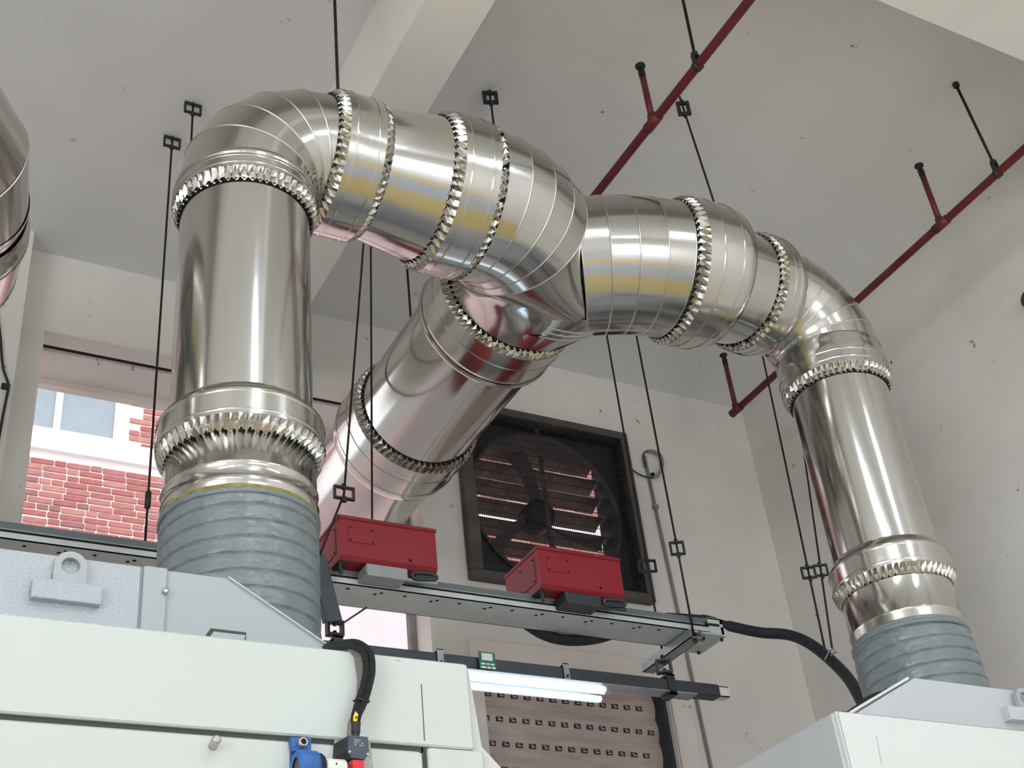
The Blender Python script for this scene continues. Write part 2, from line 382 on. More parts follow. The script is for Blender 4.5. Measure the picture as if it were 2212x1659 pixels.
# left riser
straight('pipe', (XL, YL, 1.776), (XL, YL, 2.90), .200, .201)
build('cuff', MB().rings([circ((XL, YL, z), (0, 0, 1), r, NS) for z, r in ((1.765, .204), (1.77, .208), (1.79, .209), (1.80, .213), (1.805, .208), (1.84, .208), (1.845, .212), (1.85, .208), (1.96, .207), (1.963, .203))]), 'duct2', duct)
build('sealant_ring', MB().rings([circ((XL, YL, z), (0, 0, 1), r, NS) for z, r in ((1.755, .206), (1.76, .215), (1.772, .214), (1.778, .207))]), 'sealant', duct, 'yellowish sealant line')
sleeve((XL, YL, 1.935), (0, 0, 1), .165, .201, .232, True, False, beads=(.12, .62), rw=.045)
RL = .265
sleeve((XL, YL, 2.842), (0, 0, 1), .125, .202, .226, True, False, r_in1=.219, beads=(.2, .55), rw=.045)
gored((XL+RL, YL, ZL-RL), (-1, 0, 0), (0, 0, 1), RL, .2195, .224, 0, math.pi/2, 5)
# left run to the fork
sleeve((1.200, YL, ZL), (1, 0, 0), .20, .224, .250, True, True, r_in1=.228, beads=(.2, .8))
straight('pipe', (1.37, YL, ZL), (1.64, YL, ZL), .226, .268)
sleeve((1.60, YL, ZL), (1, 0, 0), .205, .262, .290, True, True, r_in1=.276, beads=(.2, .8))
RF = .37; XT = 2.20; ZT = 3.255; XF = 1.79
straight('pipe', (1.77, YL, ZL), (XF+.005, YL, ZL), .276, .277)
P1, T1 = gored((XF, YL+RF, ZL), (0, -1, 0), (1, 0, 0), RF, .277, .277, 0, math.radians(40), 4)
fb = []
for a, rc, r in ((40, .355, .262), (48, .335, .242), (56, .33, .237), (66, .345, .25), (78, .365, .268), (90, .385, .275)):
    a = math.radians(a); fb.append(circ((XF+rc*math.sin(a), YL+RF-rc*math.cos(a), ZL+(ZT-ZL)*max(0, a-.9)/.67), T1(a), r, NS))
fb.append(circ((XT, 3.50, ZT), (0, 1, 0), .2775, NS))
build('fork_shoulder', MB().rings(fb), 'duct', duct)
# fork body, saddle and trunk
RG = .9
cG = V((2.72+RG*math.sin(math.radians(8)), 3.17+RG*math.cos(math.radians(8)), 3.283))
P2 = lambda a: cG+V((-math.sin(a), -math.cos(a), 0))*RG
aL, aR = math.radians(40), math.radians(31)
tR = V((math.cos(aR), -math.sin(aR), 0))
rA, rB = circ(P1(aL), T1(aL), .277, NS), circ(P2(aR), tR, .274, NS)
fb = []
for k in range(11):
    f = k/10; cc = P1(aL).lerp(P2(aR), f); ring = []
    for p, q_ in zip(rA, rB):
        v = p.lerp(q_, f); e = (v-cc).normalized()
        w_ = max(0, e.dot(V((.05, -.86, .5)).normalized()))**3      # crease between the two bends, upper front
        ring.append(v-e*.03*w_*math.sin(math.pi*f)**1.5)
    fb.append(ring)
build('fork_body', MB().rings(fb), 'duct', duct)
straight('trunk', (XT, 3.40, ZT), (XT, 3.60, ZT), .276, .276)
straight('trunk', (XT, 3.58, ZT), (XT, 6.9, ZT), .274, .274)
def oval(f):                              # loft from the trunk end to a wide oval reaching under the right bend
    g = min(1.0, f*1.3); hz = .279-.010*f
    return [(XT+.10*g+math.cos(2*math.pi*k/NS)*(.2795+.09*g), 3.54-.27*f, ZT+.015*f+math.sin(2*math.pi*k/NS)*hz) for k in range(NS)]
sd = build('saddle', MB().rings([oval(k/8) for k in range(9)]), 'duct', duct)
for f in (.50, .60, .70):
    pts = oval(f); build('welt', MB().tube(pts+[pts[0]], .0030, 6, caps=False), 'bead', sd)
sleeve((XT, 3.485, ZT), (0, 1, 0), .25, .277, .302, True, False, beads=(.35, .9), N=70)
sleeve((XT, 4.37, ZT), (0, 1, 0), .33, .274, .302, True, False, beads=(.3, .7), N=64, rw=.045)
# right branch: bend leaves the fork and swings to +x
ZR = 3.30; YR = 3.20; XV = 3.515
P3, T3 = gored(cG, (0, -1, 0), (-1, 0, 0), RG, .275, .275, math.radians(30.5), math.radians(8), 4)
a_ = math.radians(30.5)
build('seam_bead', MB().rings([circ(P3(a_)+T3(a_)*o_, T3(a_), .275+h_, NS) for o_, h_ in ((-.004, -.002), (-.0035, .0008), (0, .0022), (.0025, .0008), (.003, -.002))]), 'bead', duct)
pe = P3(math.radians(8))
d0 = T3(math.radians(8))*-1 if T3(math.radians(8)).x < 0 else T3(math.radians(8))
LS = .235; endp = pe+d0*LS
for _ in range(4):
    dr = (V((3.25, YR, ZR))-endp).normalized(); endp = pe+(d0+dr)*.5*LS+d0*.004
sleeve(pe+d0*.004, d0, LS, .275, .300, True, False, r_in1=.245, beads=(.25, .6), N=60, d1=dr)
q = lambda s_: endp+dr*s_
Lr = (V((3.25, YR, ZR))-endp).length
straight('pipe', pe-d0*.005, pe+d0*.06, .2745, .273)
straight('pipe', q(-.05), q(Lr-.02), .2455, .228)
sleeve(q(Lr-.155), dr, .17, .233, .254, True, False, r_in1=.222, beads=(.3, .55))
RE = .265
gored((XV-RE, YR, ZR-RE), (0, 0, 1), (1, 0, 0), RE, .222, .215, 0, math.pi/2, 6)
sleeve((XV, YR, 2.847), (0, 0, 1), .195, .197, .222, True, False, r_in1=.214, beads=(.15, .4), rw=.045)
straight('pipe', (XV, YR, 1.80), (XV, YR, 2.90), .196, .196)
sleeve((XV, YR, 1.957), (0, 0, 1), .165, .197, .226, True, False, beads=(.12, .62), rw=.045)
build('cuff', MB().rings([circ((XV, YR, z), (0, 0, 1), r, NS) for z, r in ((1.80, .200), (1.805, .204), (1.83, .204), (1.835, .208), (1.84, .204), (1.98, .203))]), 'duct2', duct)

# neighbouring duct cut by the left edge of the frame
d2 = thing('exhaust_duct', 'aluminium duct bend cut off by the left edge of the frame', 'duct', (-.25, 3.2, 2.8))
_save = duct; duct = d2
X2, Z2 = .085, 3.00
gored((X2-.40, 3.0+.40, Z2), (0, -1, 0), (1, 0, 0), .40, .277, .277, 0, math.pi/2, 4)
straight('trunk', (X2, 3.38, Z2), (X2, 5.24, Z2), .276, .274)
sleeve((X2, 3.44, Z2), (0, 1, 0), .36, .279, .302, False, True, r_in1=.275, beads=(.1, .9), N=64, rw=.045)
straight('pipe', (X2-1.6, 3.0, Z2), (X2-.39, 3.0, Z2), .27, .277)
duct = _save

# flexible grey connectors
def flex(label, x, y, z0, z1, r, rtop, lean, surf):
    t = thing('flexible_connector', label, 'duct connector', (x+lean[0], y+lean[1], z0), 'grey flexible duct connectors on the machine hoods')
    nz, na, pit = int((z1-z0)/.003), 96, .047
    rs = []
    for i in range(nz+1):
        z = z0+(z1-z0)*i/nz; ring = []
        f = (z1-z)/(z1-z0); rb = rtop+(r-rtop)*min(1, f*4)
        for k in range(na):
            a = 2*math.pi*k/na
            ph = ((z-z0)/pit - k/na) % 1.0
            rr = rb+.0028*math.sin(math.pi*ph)**.5-.0055*(1 if ph < .10 else 0)
            rr += .0025*math.sin(a*9+z*55)*math.sin(z*31+a*3)*f
            px_ = x+lean[0]*f+rr*math.cos(a); ring.append((px_, y+lean[1]*f+rr*math.sin(a), max(z, surf(px_)+.0015)))
        rs.append(ring)
    build('vinyl_hose', MB().rings(rs, smooth=True), 'flex', t)
    build('clamp_band', MB().rings([circ((x, y, z), (0, 0, 1), rr, 48) for z, rr in ((z1-.028, rtop+.003), (z1-.026, rtop+.008), (z1-.012, rtop+.008), (z1-.010, rtop+.003))]), 'flex', t)
    return t
flex('wide grey ribbed flexible connector on the left machine hood', XL, YL, 1.26, 1.776, .209, .208, (0, 0), lambda x: 1.45 if x < .846 else 1.45-(x-.846)*.148/.251)
flex('grey ribbed flexible connector on the right machine hood', XV, YR, 1.36, 1.80, .214, .205, (.03, .02), lambda x: 1.467)

# ================================================================== LEFT MACHINE
YM = 2.60
m1 = thing('machine', 'large pale white machine with a grey sloped hood at lower left', 'machine', (0, 3.2, FL))
ZM = 1.223
build('body', MB().prism([(-2.6, YM, FL), (1.50, YM, FL), (1.50, YM, .93), (1.401, YM, 1.03), (1.384, YM, ZM-.01), (1.374, YM, ZM), (-2.6, YM, ZM)], (0, 1.45, 0)), 'machine', m1)
build('front_panel', MB().bbox((-2.55, YM-.016, 1.016), (1.374, YM+.001, ZM-.001), .004), 'machine', m1)
build('seam', MB().box((-2.55, YM-.006, 1.004), (1.25, YM+.001, 1.016)).box((1.246, YM-.006, .2), (1.256, YM+.001, 1.016)), 'groove', m1, 'dark gap above the lower door')
dr_ = build('door', MB().bbox((-2.55, YM-.016, .2), (1.244, YM+.001, 1.003), .005), 'machine', m1)
build('side_post', MB().bbox((1.258, YM-.016, .2), (1.395, YM+.001, 1.014), .004), 'machine', m1)
p = onY(463, 1612, YM-.02)
build('pin', MB().tube([p+V((0, .03, 0)), p+V((-.004, -.028, .004)), p+V((-.004, -.032, .004))], [.0095, .0095, .006], 14), 'chrome', dr_, 'short steel pin')
a, b = onY(910, 1478, YM-.0165), onY(917, 1600, YM-.0165)
build('scribe_line', MB().obar(a, b, .0016, .0016), 'groove', m1)
# cable channel down the front panel
cp = [(752, 1402), (765, 1420), (772, 1470), (768, 1530), (752, 1560), (748, 1600)]
cq = [(786, 1408), (790, 1425), (797, 1470), (790, 1530), (772, 1560), (768, 1600)]
ch = MB()
for i in range(len(cp)-1):
    A = [onY(*cp[i], YM-.0175), onY(*cq[i], YM-.0175), onY(*cq[i+1], YM-.0175), onY(*cp[i+1], YM-.0175)]
    ch.prism(A, (0, .004, 0))
build('cable_channel', ch, 'conduit', m1, 'pale grey channel behind the cables')
# hood
YH = 2.75
hood = build('hood', MB().prism([(-2.5, YH, ZM-.002), (1.235, YH, ZM-.002), (1.097, YH, 1.302), (.846, YH, 1.450), (-2.5, YH, 1.450)], (0, .75, 0)), 'hood', m1, 'grey sheet hood with a sloped end')
build('hood_panel', MB().bbox((-2.4, YH-.007, 1.2265), (.640, YH+.001, 1.449), .002), 'glint', hood, 'glittering hammered grey panel')
build('joint_strip', MB().bbox((.646, YH-.009, 1.2265), (.700, YH+.001, 1.452), .002), 'hood', hood)
build('edge_lip', MB().obar((.845, YH-.003, 1.452), (1.232, YH-.003, 1.2235), .008, .003, (0, 0, 1)), 'machine', hood)
p = onY(357, 1278, YH-.012); build('bolt', MB().tube([p+V((0, .006, 0)), p-V((0, .006, 0)), p-V((0, .008, 0))], [.007, .007, .004], 10), 'chrome', hood)
A = [onY(*c, YH-.0012) for c in ((442, 1376), (455, 1357), (532, 1366), (531, 1381))]
build('slot', MB().prism(A, (0, .002, 0)), 'groove', hood, 'dark plate painted as the shade of a slotted cut-out')  # no recess here: the dark colour stands in for its shade
A = [onY(*c, YH-.006) for c in ((452, 1377), (462, 1364), (530, 1372), (528, 1382))]
build('slot_lip', MB().prism(A, (0, .003, 0)), 'hood', hood)
def lifting_eye(parent, c, yy, base, sgn=1):
    n = 40; rO, rI = .0355, .0205; out, inn = [], []
    for k in range(n):
        a = 2*math.pi*k/n; x, z = math.cos(a), math.sin(a)
        if z >= 0: o_ = (x*rO, z*rO)
        else:
            s_ = min(rO/abs(x) if abs(x) > 1e-6 else 9, .052/abs(z)) ; o_ = (x*s_, z*s_)
        out.append((c.x+o_[0], yy, c.z+o_[1])); inn.append((c.x+x*rI, yy, c.z+z*rI))
    e = build('lifting_eye', MB().disc_plate(out, inn, (0, .014, 0)), 'hood', parent, 'steel lifting eye plate')
    x0, x1, z0, z1 = base
    build('eye_base', MB().bbox((x0, yy-.004, z0), (x1, YH-.006 if sgn else yy+.06, z1), .0015), 'glint' if sgn else 'hood2', e)
ec = onY(156, 1217, 2.715); bl, br_ = onY(70, 1285, 2.705), onY(226, 1258, 2.705)
lifting_eye(hood, ec, 2.727, (bl.x, br_.x, onY(150, 1290, 2.705).z, onY(150, 1247, 2.705).z))

# blue bearing bracket, coupling and shaft on the door
YD = YM-.016
bb = thing('bearing_block', 'blue cast bearing block with a cap screw on the left machine door', 'bearing', onY(665, 1640, YD))
A = [onY(*c, YD-.004) for c in ((627, 1592), (672, 1594), (672, 1700), (627, 1700))]
build('flange', MB().prism(A, (0, .004, 0)).prism([onY(*c, YD-.018) for c in ((628, 1592), (670, 1594), (670, 1622), (632, 1622))], (0, .016, 0)), 'blue', bb)
c0 = onY(660, 1657, YD-.05)
ax = V((1, 0, 0))
build('ring', MB().rings([circ(c0+ax*s, ax, r, 36) for s, r in ((-.022, .018), (-.022, .030), (-.018, .0335), (.020, .0335), (.024, .030), (.024, .02))]), 'blue', bb)
build('core', MB().rings([circ(c0+ax*s, ax, r, 24) for s, r in ((-.019, .0), (-.019, .019), (.01, .019))]), 'rust', bb, 'rusty bearing core')
build('boot', MB().tube([c0+ax*.026, c0+ax*.036], .026, 24).tube([c0+ax*.022, c0+ax*.03], .03, 24), 'hose', bb, 'black ribbed rubber boot')
p = onY(655, 1603, YD-.03)
sc_ = build('cap_screw', MB().rings([circ(p+V((0, s, 0)), (0, 1, 0), r, 20) for s, r in ((.02, .0105), (0, .0105), (-.004, .0095), (-.004, .006), (.004, .006), (.004, 0))]), 'chrome', bb, 'chrome cap screw')
build('hex_socket', MB().rings([circ(p+V((0, s, 0)), (0, 1, 0), r, 6) for s, r in ((-.0045, .0058), (-.003, 0.0))]), 'dark', sc_)
cpz = thing('shaft_coupling', 'white cylindrical shaft coupling between blue bearing and black switch', 'coupling', onY(718, 1650, YD-.05))
build('cylinder', MB().rings([circ(c0+ax*s, ax, r, 36) for s, r in ((.040, .012), (.040, .019), (.043, .0205), (.082, .0205), (.085, .019), (.085, .0))]), 'whitepl', cpz)
build('shaft', MB().tube([c0+ax*.03, c0+ax*.125], .0085, 18), 'rust', cpz)
p = c0+ax*.060+V((0, -.0203, .004)); build('set_screw', MB().tube([p+V((0, .002, 0)), p-V((0, .0006, 0))], .002, 10), 'dark', cpz)
# safety switch
sw = thing('safety_switch', 'dark safety switch with red actuator on the left machine', 'switch', onY(768, 1650, YD))
A = [onY(*c, YD-.006) for c in ((722, 1598), (738, 1596), (800, 1604), (806, 1659), (802, 1690), (725, 1690))]
build('mount_plate', MB().prism(A, (0, .006, 0)), 'zinc', sw)
A0 = [onY(*c, YD-.06) for c in ((754, 1588), (795, 1592), (797, 1628), (789, 1640), (760, 1637), (752, 1620))]
build('housing', MB().prism([q_+V((-.002, .010, 0)) for q_ in A0], (-.010, .048, 0)), 'switch2', sw)
cov = build('cover', MB().prism(A0, (0, .012, 0)), 'switch', sw)
tx = MB()
for i in range(4):
    for j in range(3):
        u_, v_ = 765+i*5.2+j*.6, 1595.5+j*5.4+i*1.0
        if (i+j) % 4 == 3: continue
        tx.prism([onY(*c, YD-.0605) for c in ((u_, v_), (u_+3.6, v_+.4), (u_+3.7, v_+3.6), (u_+.1, v_+3.2))], (0, .0006, 0))
build('print', tx, 'txt', cov)
for u_, v_ in ((755, 1624), (794, 1629)):
    p = onY(u_, v_, YD-.06); build('screw', MB().tube([p+V((0, .003, 0)), p-V((0, .002, 0))], .0028, 10), 'chrome', cov)
build('actuator', MB().prism([onY(*c, YD-.066) for c in ((762, 1641), (786, 1643), (787, 1675), (763, 1673))], (-.004, .03, 0)), 'redpl', sw, 'red actuator block')
g0, g1 = onY(768, 1592, YD-.045), onY(769, 1562, YD-.045)
build('cable_gland', MB().rings([circ(g0+(g1-g0)*s, (g1-g0), r, 20) for s, r in ((-.1, .0085), (.25, .0085), (.28, .0098), (.85, .0098), (.9, .0105), (1.0, .0105), (1.02, .008))]), 'switch2', sw)
# braided cables
def smooth_path(pts, n=8):
    pts = [V(p) for p in pts]; out = []
    for i in range(len(pts)-1):
        p0, p1, p2, p3 = pts[max(i-1, 0)], pts[i], pts[i+1], pts[min(i+2, len(pts)-1)]
        for k in range(n):
            t = k/n; out.append(.5*((2*p1)+(p2-p0)*t+(2*p0-5*p1+4*p2-p3)*t*t+(3*p1-p0-3*p2+p3)*t**3))
    return out+[pts[-1]]
cb = thing('cable_bundle', 'pair of black braided cables arching over the left machine edge', 'cable', onY(780, 1480, YM))
for dx, dyy in ((0, 0), (13, .004)):
    pts = [onY(700+dx*.2, 1400-dx*.2, YM+.16), onY(728+dx*.3, 1398-dx*.6, YM+.06), onY(762+dx*.6, 1396-dx*.6, YM-.025-dyy), onY(785+dx, 1412-dx*.3, YM-.045-dyy), onY(791+dx, 1445, YM-.05-dyy), onY(785+dx, 1480, YM-.05-dyy),
           onY(775+dx, 1513, YM-.05-dyy), onY(766+dx*.6, 1545, YM-.052-dyy), onY(766+dx*.3, 1566, YM-.056)]
    build('braided_cable', MB().tube(smooth_path(pts), .0078, 10), 'braid', cb)
t0 = onY(768, 1508, YM-.06); t1 = onY(795, 1515, YM-.06)
build('cable_tie', MB().obar(t0, t1, .004, .004).obar(t1-V((.003, 0, 0)), t1+V((.003, 0, 0)), .006, .006).obar(t0+V((0, .014, 0)), t1+V((0, .014, 0)), .003, .004), 'black', cb)
tg = build('tag', MB().prism([onY(*c, YM-.0665) for c in ((768, 1536), (774, 1543), (771, 1560), (763, 1557), (764, 1546))], (0, .002, 0)), 'yel', cb, 'yellow identification tag')
build('mark', MB().prism([onY(*c, YM-.068) for c in ((768, 1548), (772, 1547), (771, 1551), (768, 1552))], (0, .0012, 0)), 'black', tg)

# ================================================================== RIGHT MACHINE
YN, ZN = 2.70, 1.256
m2 = thing('machine', 'white machine with a pale sloped hood at lower right', 'machine', (3.8, 3.3, FL))
build('body', MB().prism([(2.593, YN, FL), (2.593, YN, ZN), (4.9, YN, ZN), (4.9, YN, FL)], (0, 1.15, 0)), 'machine2', m2)
build('front_panel', MB().bbox((2.598, YN-.010, .1), (4.88, YN+.001, ZN-.0015), .004), 'machine2', m2)
build('side_panel', MB().bbox((2.585, YN+.01, .1), (2.594, YN+1.14, ZN-.0015), .003), 'hood2', m2)
a, b = onY(1893, 1590, YN-.0105), onY(1905, 1655, YN-.0105); build('scribe_line', MB().obar(a, b, .0012, .0012), 'hood', m2)
YQ = 2.85
h2 = build('hood', MB().prism([(2.672, YQ, ZN-.002), (3.101, YQ, 1.467), (4.8, YQ, 1.467), (4.8, YQ, ZN-.002)], (0, .72, 0)), 'hood2', m2, 'pale grey sloped hood')
sd_ = (V((3.101, 0, 1.467))-V((2.672, 0, 1.256))).normalized()
sl_n = V((-sd_.z, 0, sd_.x))
s0_, s1_ = V((2.668, YQ+.02, 1.258)), V((3.09, YQ+.02, 1.4655))
build('slope_flange', MB().obar(s0_+sl_n*.006, s1_+sl_n*.006, .022, .008, sl_n).obar(s0_+V((0, .12, 0))+sl_n*.004, s1_+V((0, .12, 0))+sl_n*.004, .06, .006, sl_n), 'machine2', h2)
build('flange_gap', MB().obar(s0_+V((0, .04, 0))+sl_n*.003, s1_+V((0, .04, 0))+sl_n*.003, .014, .004, sl_n), 'groove', h2)
gb = []
for k in range(26):
    f = k/25; gb.append(s0_+(s1_-s0_)*(f*.98)+V((random.uniform(-.006, .006), .085+random.uniform(-.015, .015), 0))+sl_n*(.010+random.uniform(-.004, .006)))
build('gasket', MB().tube(smooth_path(gb, 3), .0055, 6), 'hose', h2, 'ragged black gasket along the slope')
e2 = onY(2214, 1508, 2.82)
lifting_eye(h2, e2, 2.82, (onY(2180, 1525, 2.81).x, onY(2300, 1535, 2.81).x, onY(2195, 1552, 2.81).z, onY(2180, 1522, 2.81).z), 0)

# ================================================================== BUSBAR TRUNKING and boxes
YT0, YT1, ZT0, ZT1 = 4.20, 4.378, 2.256, 2.318
bus = thing('busbar_trunking', 'long grey busbar trunking hung across the back wall under two red boxes', 'trunking', (1.8, 4.29, ZT0))
xe = 3.50
build('lower_tray', MB().box((-1.5, YT0, ZT0), (xe, YT1, ZT0+.004)).box((-1.5, YT0, ZT0), (xe, YT0+.004, ZT0+.026)).box((-1.5, YT1-.004, ZT0), (xe, YT1, ZT0+.026)), 'grey', bus)
build('gap_shade_strip', MB().obar((-1.5, YT0-.001, ZT0+.029), (xe-.06, YT0-.001, ZT0+.029), .004, .007), 'dark', bus, 'dark strip painted as the shade in the side gap')  # dark bar painted in for the shade between tray and channel
build('upper_channel', MB().prism([(-1.5, YT0-.002, ZT0+.032), (-1.5, YT0+.02, ZT0+.045), (-1.5, YT0+.02, ZT1-.012), (-1.5, YT0-.004, ZT1), (-1.5, YT1, ZT1), (-1.5, YT1, ZT0+.032)], (xe+1.5-.075, 0, 0)), 'grey2', bus)
hs, hw = MB(), MB()
xk = -1.3; kk = 0
while xk < 3.3:
    for dy, dx in ((.035, .02), (.05, 0)) if kk % 2 else ((.035, 0),):
        hs.tube([(xk+dx, YT0+dy, ZT0-.0006), (xk+dx, YT0+dy, ZT0+.002)], .0075, 10)
    if kk % 2 == 0: hw.tube([(xk-.07, YT0+.10, ZT0-.0007), (xk-.07, YT0+.10, ZT0+.002)], .0085, 10)
    xk += .118; kk += 1
build('bolt_hole', hs, 'dark', bus, 'dark punched holes', 'stuff')
build('bolt_hole', hw, 'paper', bus, 'pale discs painted as light through punched holes', 'stuff')  # pale discs stand in for light showing through the holes
ec_ = build('end_box', MB().box((xe-.075, YT0-.006, ZT0-.004), (xe, YT0+.002, ZT0+.03)).box((xe-.075, YT0-.006, ZT1-.018), (xe, YT0+.002, ZT1+.006)).box((xe-.014, YT0-.006, ZT0-.004), (xe, YT0+.002, ZT1+.006))
            .box((xe-.075, YT0-.006, ZT1), (xe, YT1+.01, ZT1+.008)).box((xe-.006, YT0, ZT0-.004), (xe, YT1+.01, ZT1+.006)).box((xe-.16, YT0-.006, ZT0-.010), (xe+.01, YT1+.01, ZT0-.003)), 'grey', bus, 'grey end feed box')
build('end_opening', MB().box((xe-.074, YT0+.004, ZT0+.03), (xe-.015, YT0+.008, ZT1-.018)), 'hose', ec_)
for x_, y_ in ((xe-.15, YT0+.01), (xe-.15, YT1-.02), (xe-.09, YT0+.03), (xe-.02, YT1-.01), (xe, YT0+.02), (xe-.12, YT0+.06)):
    build('bolt', MB().tube([(x_, y_, ZT0-.022), (x_, y_, ZT0-.008)], .007, 8), 'brk', ec_)
build('foil_scrap', MB().obar((xe-.13, YT0+.05, ZT0-.014), (xe-.06, YT0+.09, ZT0-.014), .03, .003), 'bead', ec_)
# trapeze supports under the trunking
tr = thing('trapeze_support', 'galvanised cross strut under the right end of the trunking', 'bracket', (3.33, 4.32, ZT0-.04))
build('strut', MB().box((3.30, 4.17, ZT0-.048), (3.36, 4.56, ZT0-.044)).box((3.30, 4.17, ZT0-.048), (3.304, 4.56, ZT0-.008)).box((3.356, 4.17, ZT0-.048), (3.36, 4.56, ZT0-.008)), 'galv', tr)
for y_ in (4.19, 4.43): build('nut', MB().tube([(3.33, y_, ZT0-.06), (3.33, y_, ZT0-.048)], .011, 6), 'brk', tr)
a, b = onY(692, 1225, 4.16), onY(722, 1342, 4.16)
tl = thing('trapeze_support', 'dark steel bracket arm beside the left grey flexible connector', 'bracket', b)
dd = (b-a).normalized()
build('arm', MB().obar(a-dd*.05, b, .062, .008, (0, 1, 0)).obar(a-dd*.05+V((-.030, .015, 0)), b+V((-.030, .015, 0)), .006, .034, (0, 1, 0)).obar(a-dd*.05+V((.030, .015, 0)), b+V((.030, .015, 0)), .006, .034, (0, 1, 0)), 'steel', tl)
build('back_plate', MB().box((a.x-.06, 4.19, a.z-.13), (a.x+.05, 4.195, a.z+.02)), 'brk', tl)
c_, d_ = onY(738, 1348, 4.17), onY(792, 1312, 4.17); build('tie_rod', MB().tube([c_, d_], .0035, 8), 'brk', tl)

def tap_box(label, x0, x1, dz, wash):
    y0, y1, z0, z1 = 4.115, 4.40, 2.315+dz, 2.495+dz
    t = thing('tap_off_box', label, 'electrical box', ((x0+x1)/2, (y0+y1)/2, ZT1), 'red tap-off boxes on the trunking')
    build('case', MB().prism([(x0, y0+.012, z0), (x0, y0, z0+.016), (x0, y0, z1), (x0, y1, z1), (x0, y1, z0)], (x1-x0, 0, 0)), 'red', t)
    build('lid', MB().bbox((x0-.005, y0-.006, z1-.010), (x1+.005, y1+.004, z1+.006), .003), 'red', t)
    cv = MB()
    zc0, zc1, xa, xb = z0+.085, z0+.140, x0+.035, x0+.145
    fp = build('cover_plate', MB().bbox((xa, y0-.003, z0+.075), (xb, y0+.001, z1-.038), .001), 'red', t)
    sp = build('cover_plate', MB().bbox((x0-.003, y0+.035, z0+.035), (x0+.001, y0+.16, z1-.03), .001), 'red', t)
    for (x_, z_) in ((xa+.01, z0+.083), (xb-.01, z0+.083), (xa+.01, z1-.046), (xb-.01, z1-.046)):
        build('screw', MB().tube([(x_, y0-.006, z_), (x_, y0-.002, z_)], .0035, 8), 'dark', fp)
    for (y_, z_) in ((y0+.045, z0+.045), (y0+.15, z0+.045), (y0+.045, z1-.04), (y0+.15, z1-.04)):
        build('screw', MB().tube([(x0-.006, y_, z_), (x0-.002, y_, z_)], .0035, 8), 'dark', sp)
    build('plug', MB().tube([(x1-.115, y0-.003, z0+.032), (x1-.115, y0+.002, z0+.032)], .006, 10), 'dark', t)
    if wash:
        kn = MB()
        kn.tube([(x0+.09, y0+.03, z1), (x0+.09, y0+.03, z1+.014)], .013, 12); build('knob', kn, 'black', t, 'black knob on the lid')
        build('handle', MB().tube(smooth_path([(x0+.16, y0+.04, z1), (x0+.175, y0+.04, z1+.016), (x0+.235, y0+.04, z1+.016), (x0+.25, y0+.04, z1)], 4), .006, 8), 'black', t, 'black lid handle')
    build('bracket', MB().bbox((x0+.105, y0-.004, z0-.052), (x0+.275, y0+.10, z0-.006), .004).obar((x0+.105, y0-.004, z0-.055), (x1-.01, y0-.004, z0-.055), .012, .01), 'grey2' if wash else 'steel', t, 'grey mounting bracket')
    build('catch', MB().tube(smooth_path([(x1-.115, y0-.012, z0-.045), (x1-.11, y0-.014, z0-.026), (x1-.03, y0-.014, z0-.022), (x1-.02, y0-.012, z0-.04), (x1-.10, y0-.012, z0-.05), (x1-.115, y0-.012, z0-.045)], 4), .008, 8).bbox((x1-.105, y0-.012, z0-.048), (x1-.028, y0, z0-.024), .004), 'steel', t)
    build('clamp_bolt', MB().tube([(x0+.010, y0+.02, z0-.055), (x0+.010, y0+.02, z0+.012)], .007, 10).bbox((x0+.001, y0+.025, z0-.006), (x0+.045, y0+.10, z0+.025), .006), 'brk', t)
    return t
tap_box('left red electrical box on the trunking, nearer the big flexible connector', 1.69, 2.095, 0, True)
tap_box('right red electrical box on the trunking, in front of the dark fan', 2.555, 2.952, 0, False)

# hoses from the trunking end
hz = thing('cable_hose', 'thick black cable hose from the trunking end to the right machine', 'hose', onY(1700, 1372, 4.2))
hp = [(1440, 1330, 4.36), (1520, 1336, 4.36), (1575, 1352, 4.32), (1640, 1366, 4.2), (1700, 1371, 4.1), (1745, 1388, 4.0), (1790, 1422, 3.9), (1832, 1465, 3.7), (1862, 1515, 3.5), (1872, 1540, 3.4)]
build('hose', MB().tube(smooth_path([onY(*h) for h in hp]), [.014]*8+[.018]*8+[.024]*57, 12), 'hose', hz)
tp = [onY(1778, 1404, 3.92), onY(1800, 1425, 3.88)]
build('wire_tie', MB().tube([onY(1782, 1425, 3.88), onY(1790, 1408, 3.87), onY(1802, 1400, 3.9)], .004, 6).tube([onY(1788, 1432, 3.88), onY(1796, 1414, 3.86), onY(1806, 1408, 3.9)], .004, 6), 'galv', hz)
h3 = thing('cable_hose', 'dark blue drooping hose sagging below the trunking', 'hose', onY(1235, 1390, 4.42))
build('hose', MB().tube(smooth_path([onY(*h, 4.40) for h in ((1120, 1335), (1165, 1366), (1205, 1380), (1250, 1383), (1300, 1376), (1360, 1355))]), .024, 12), 'hose', h3)

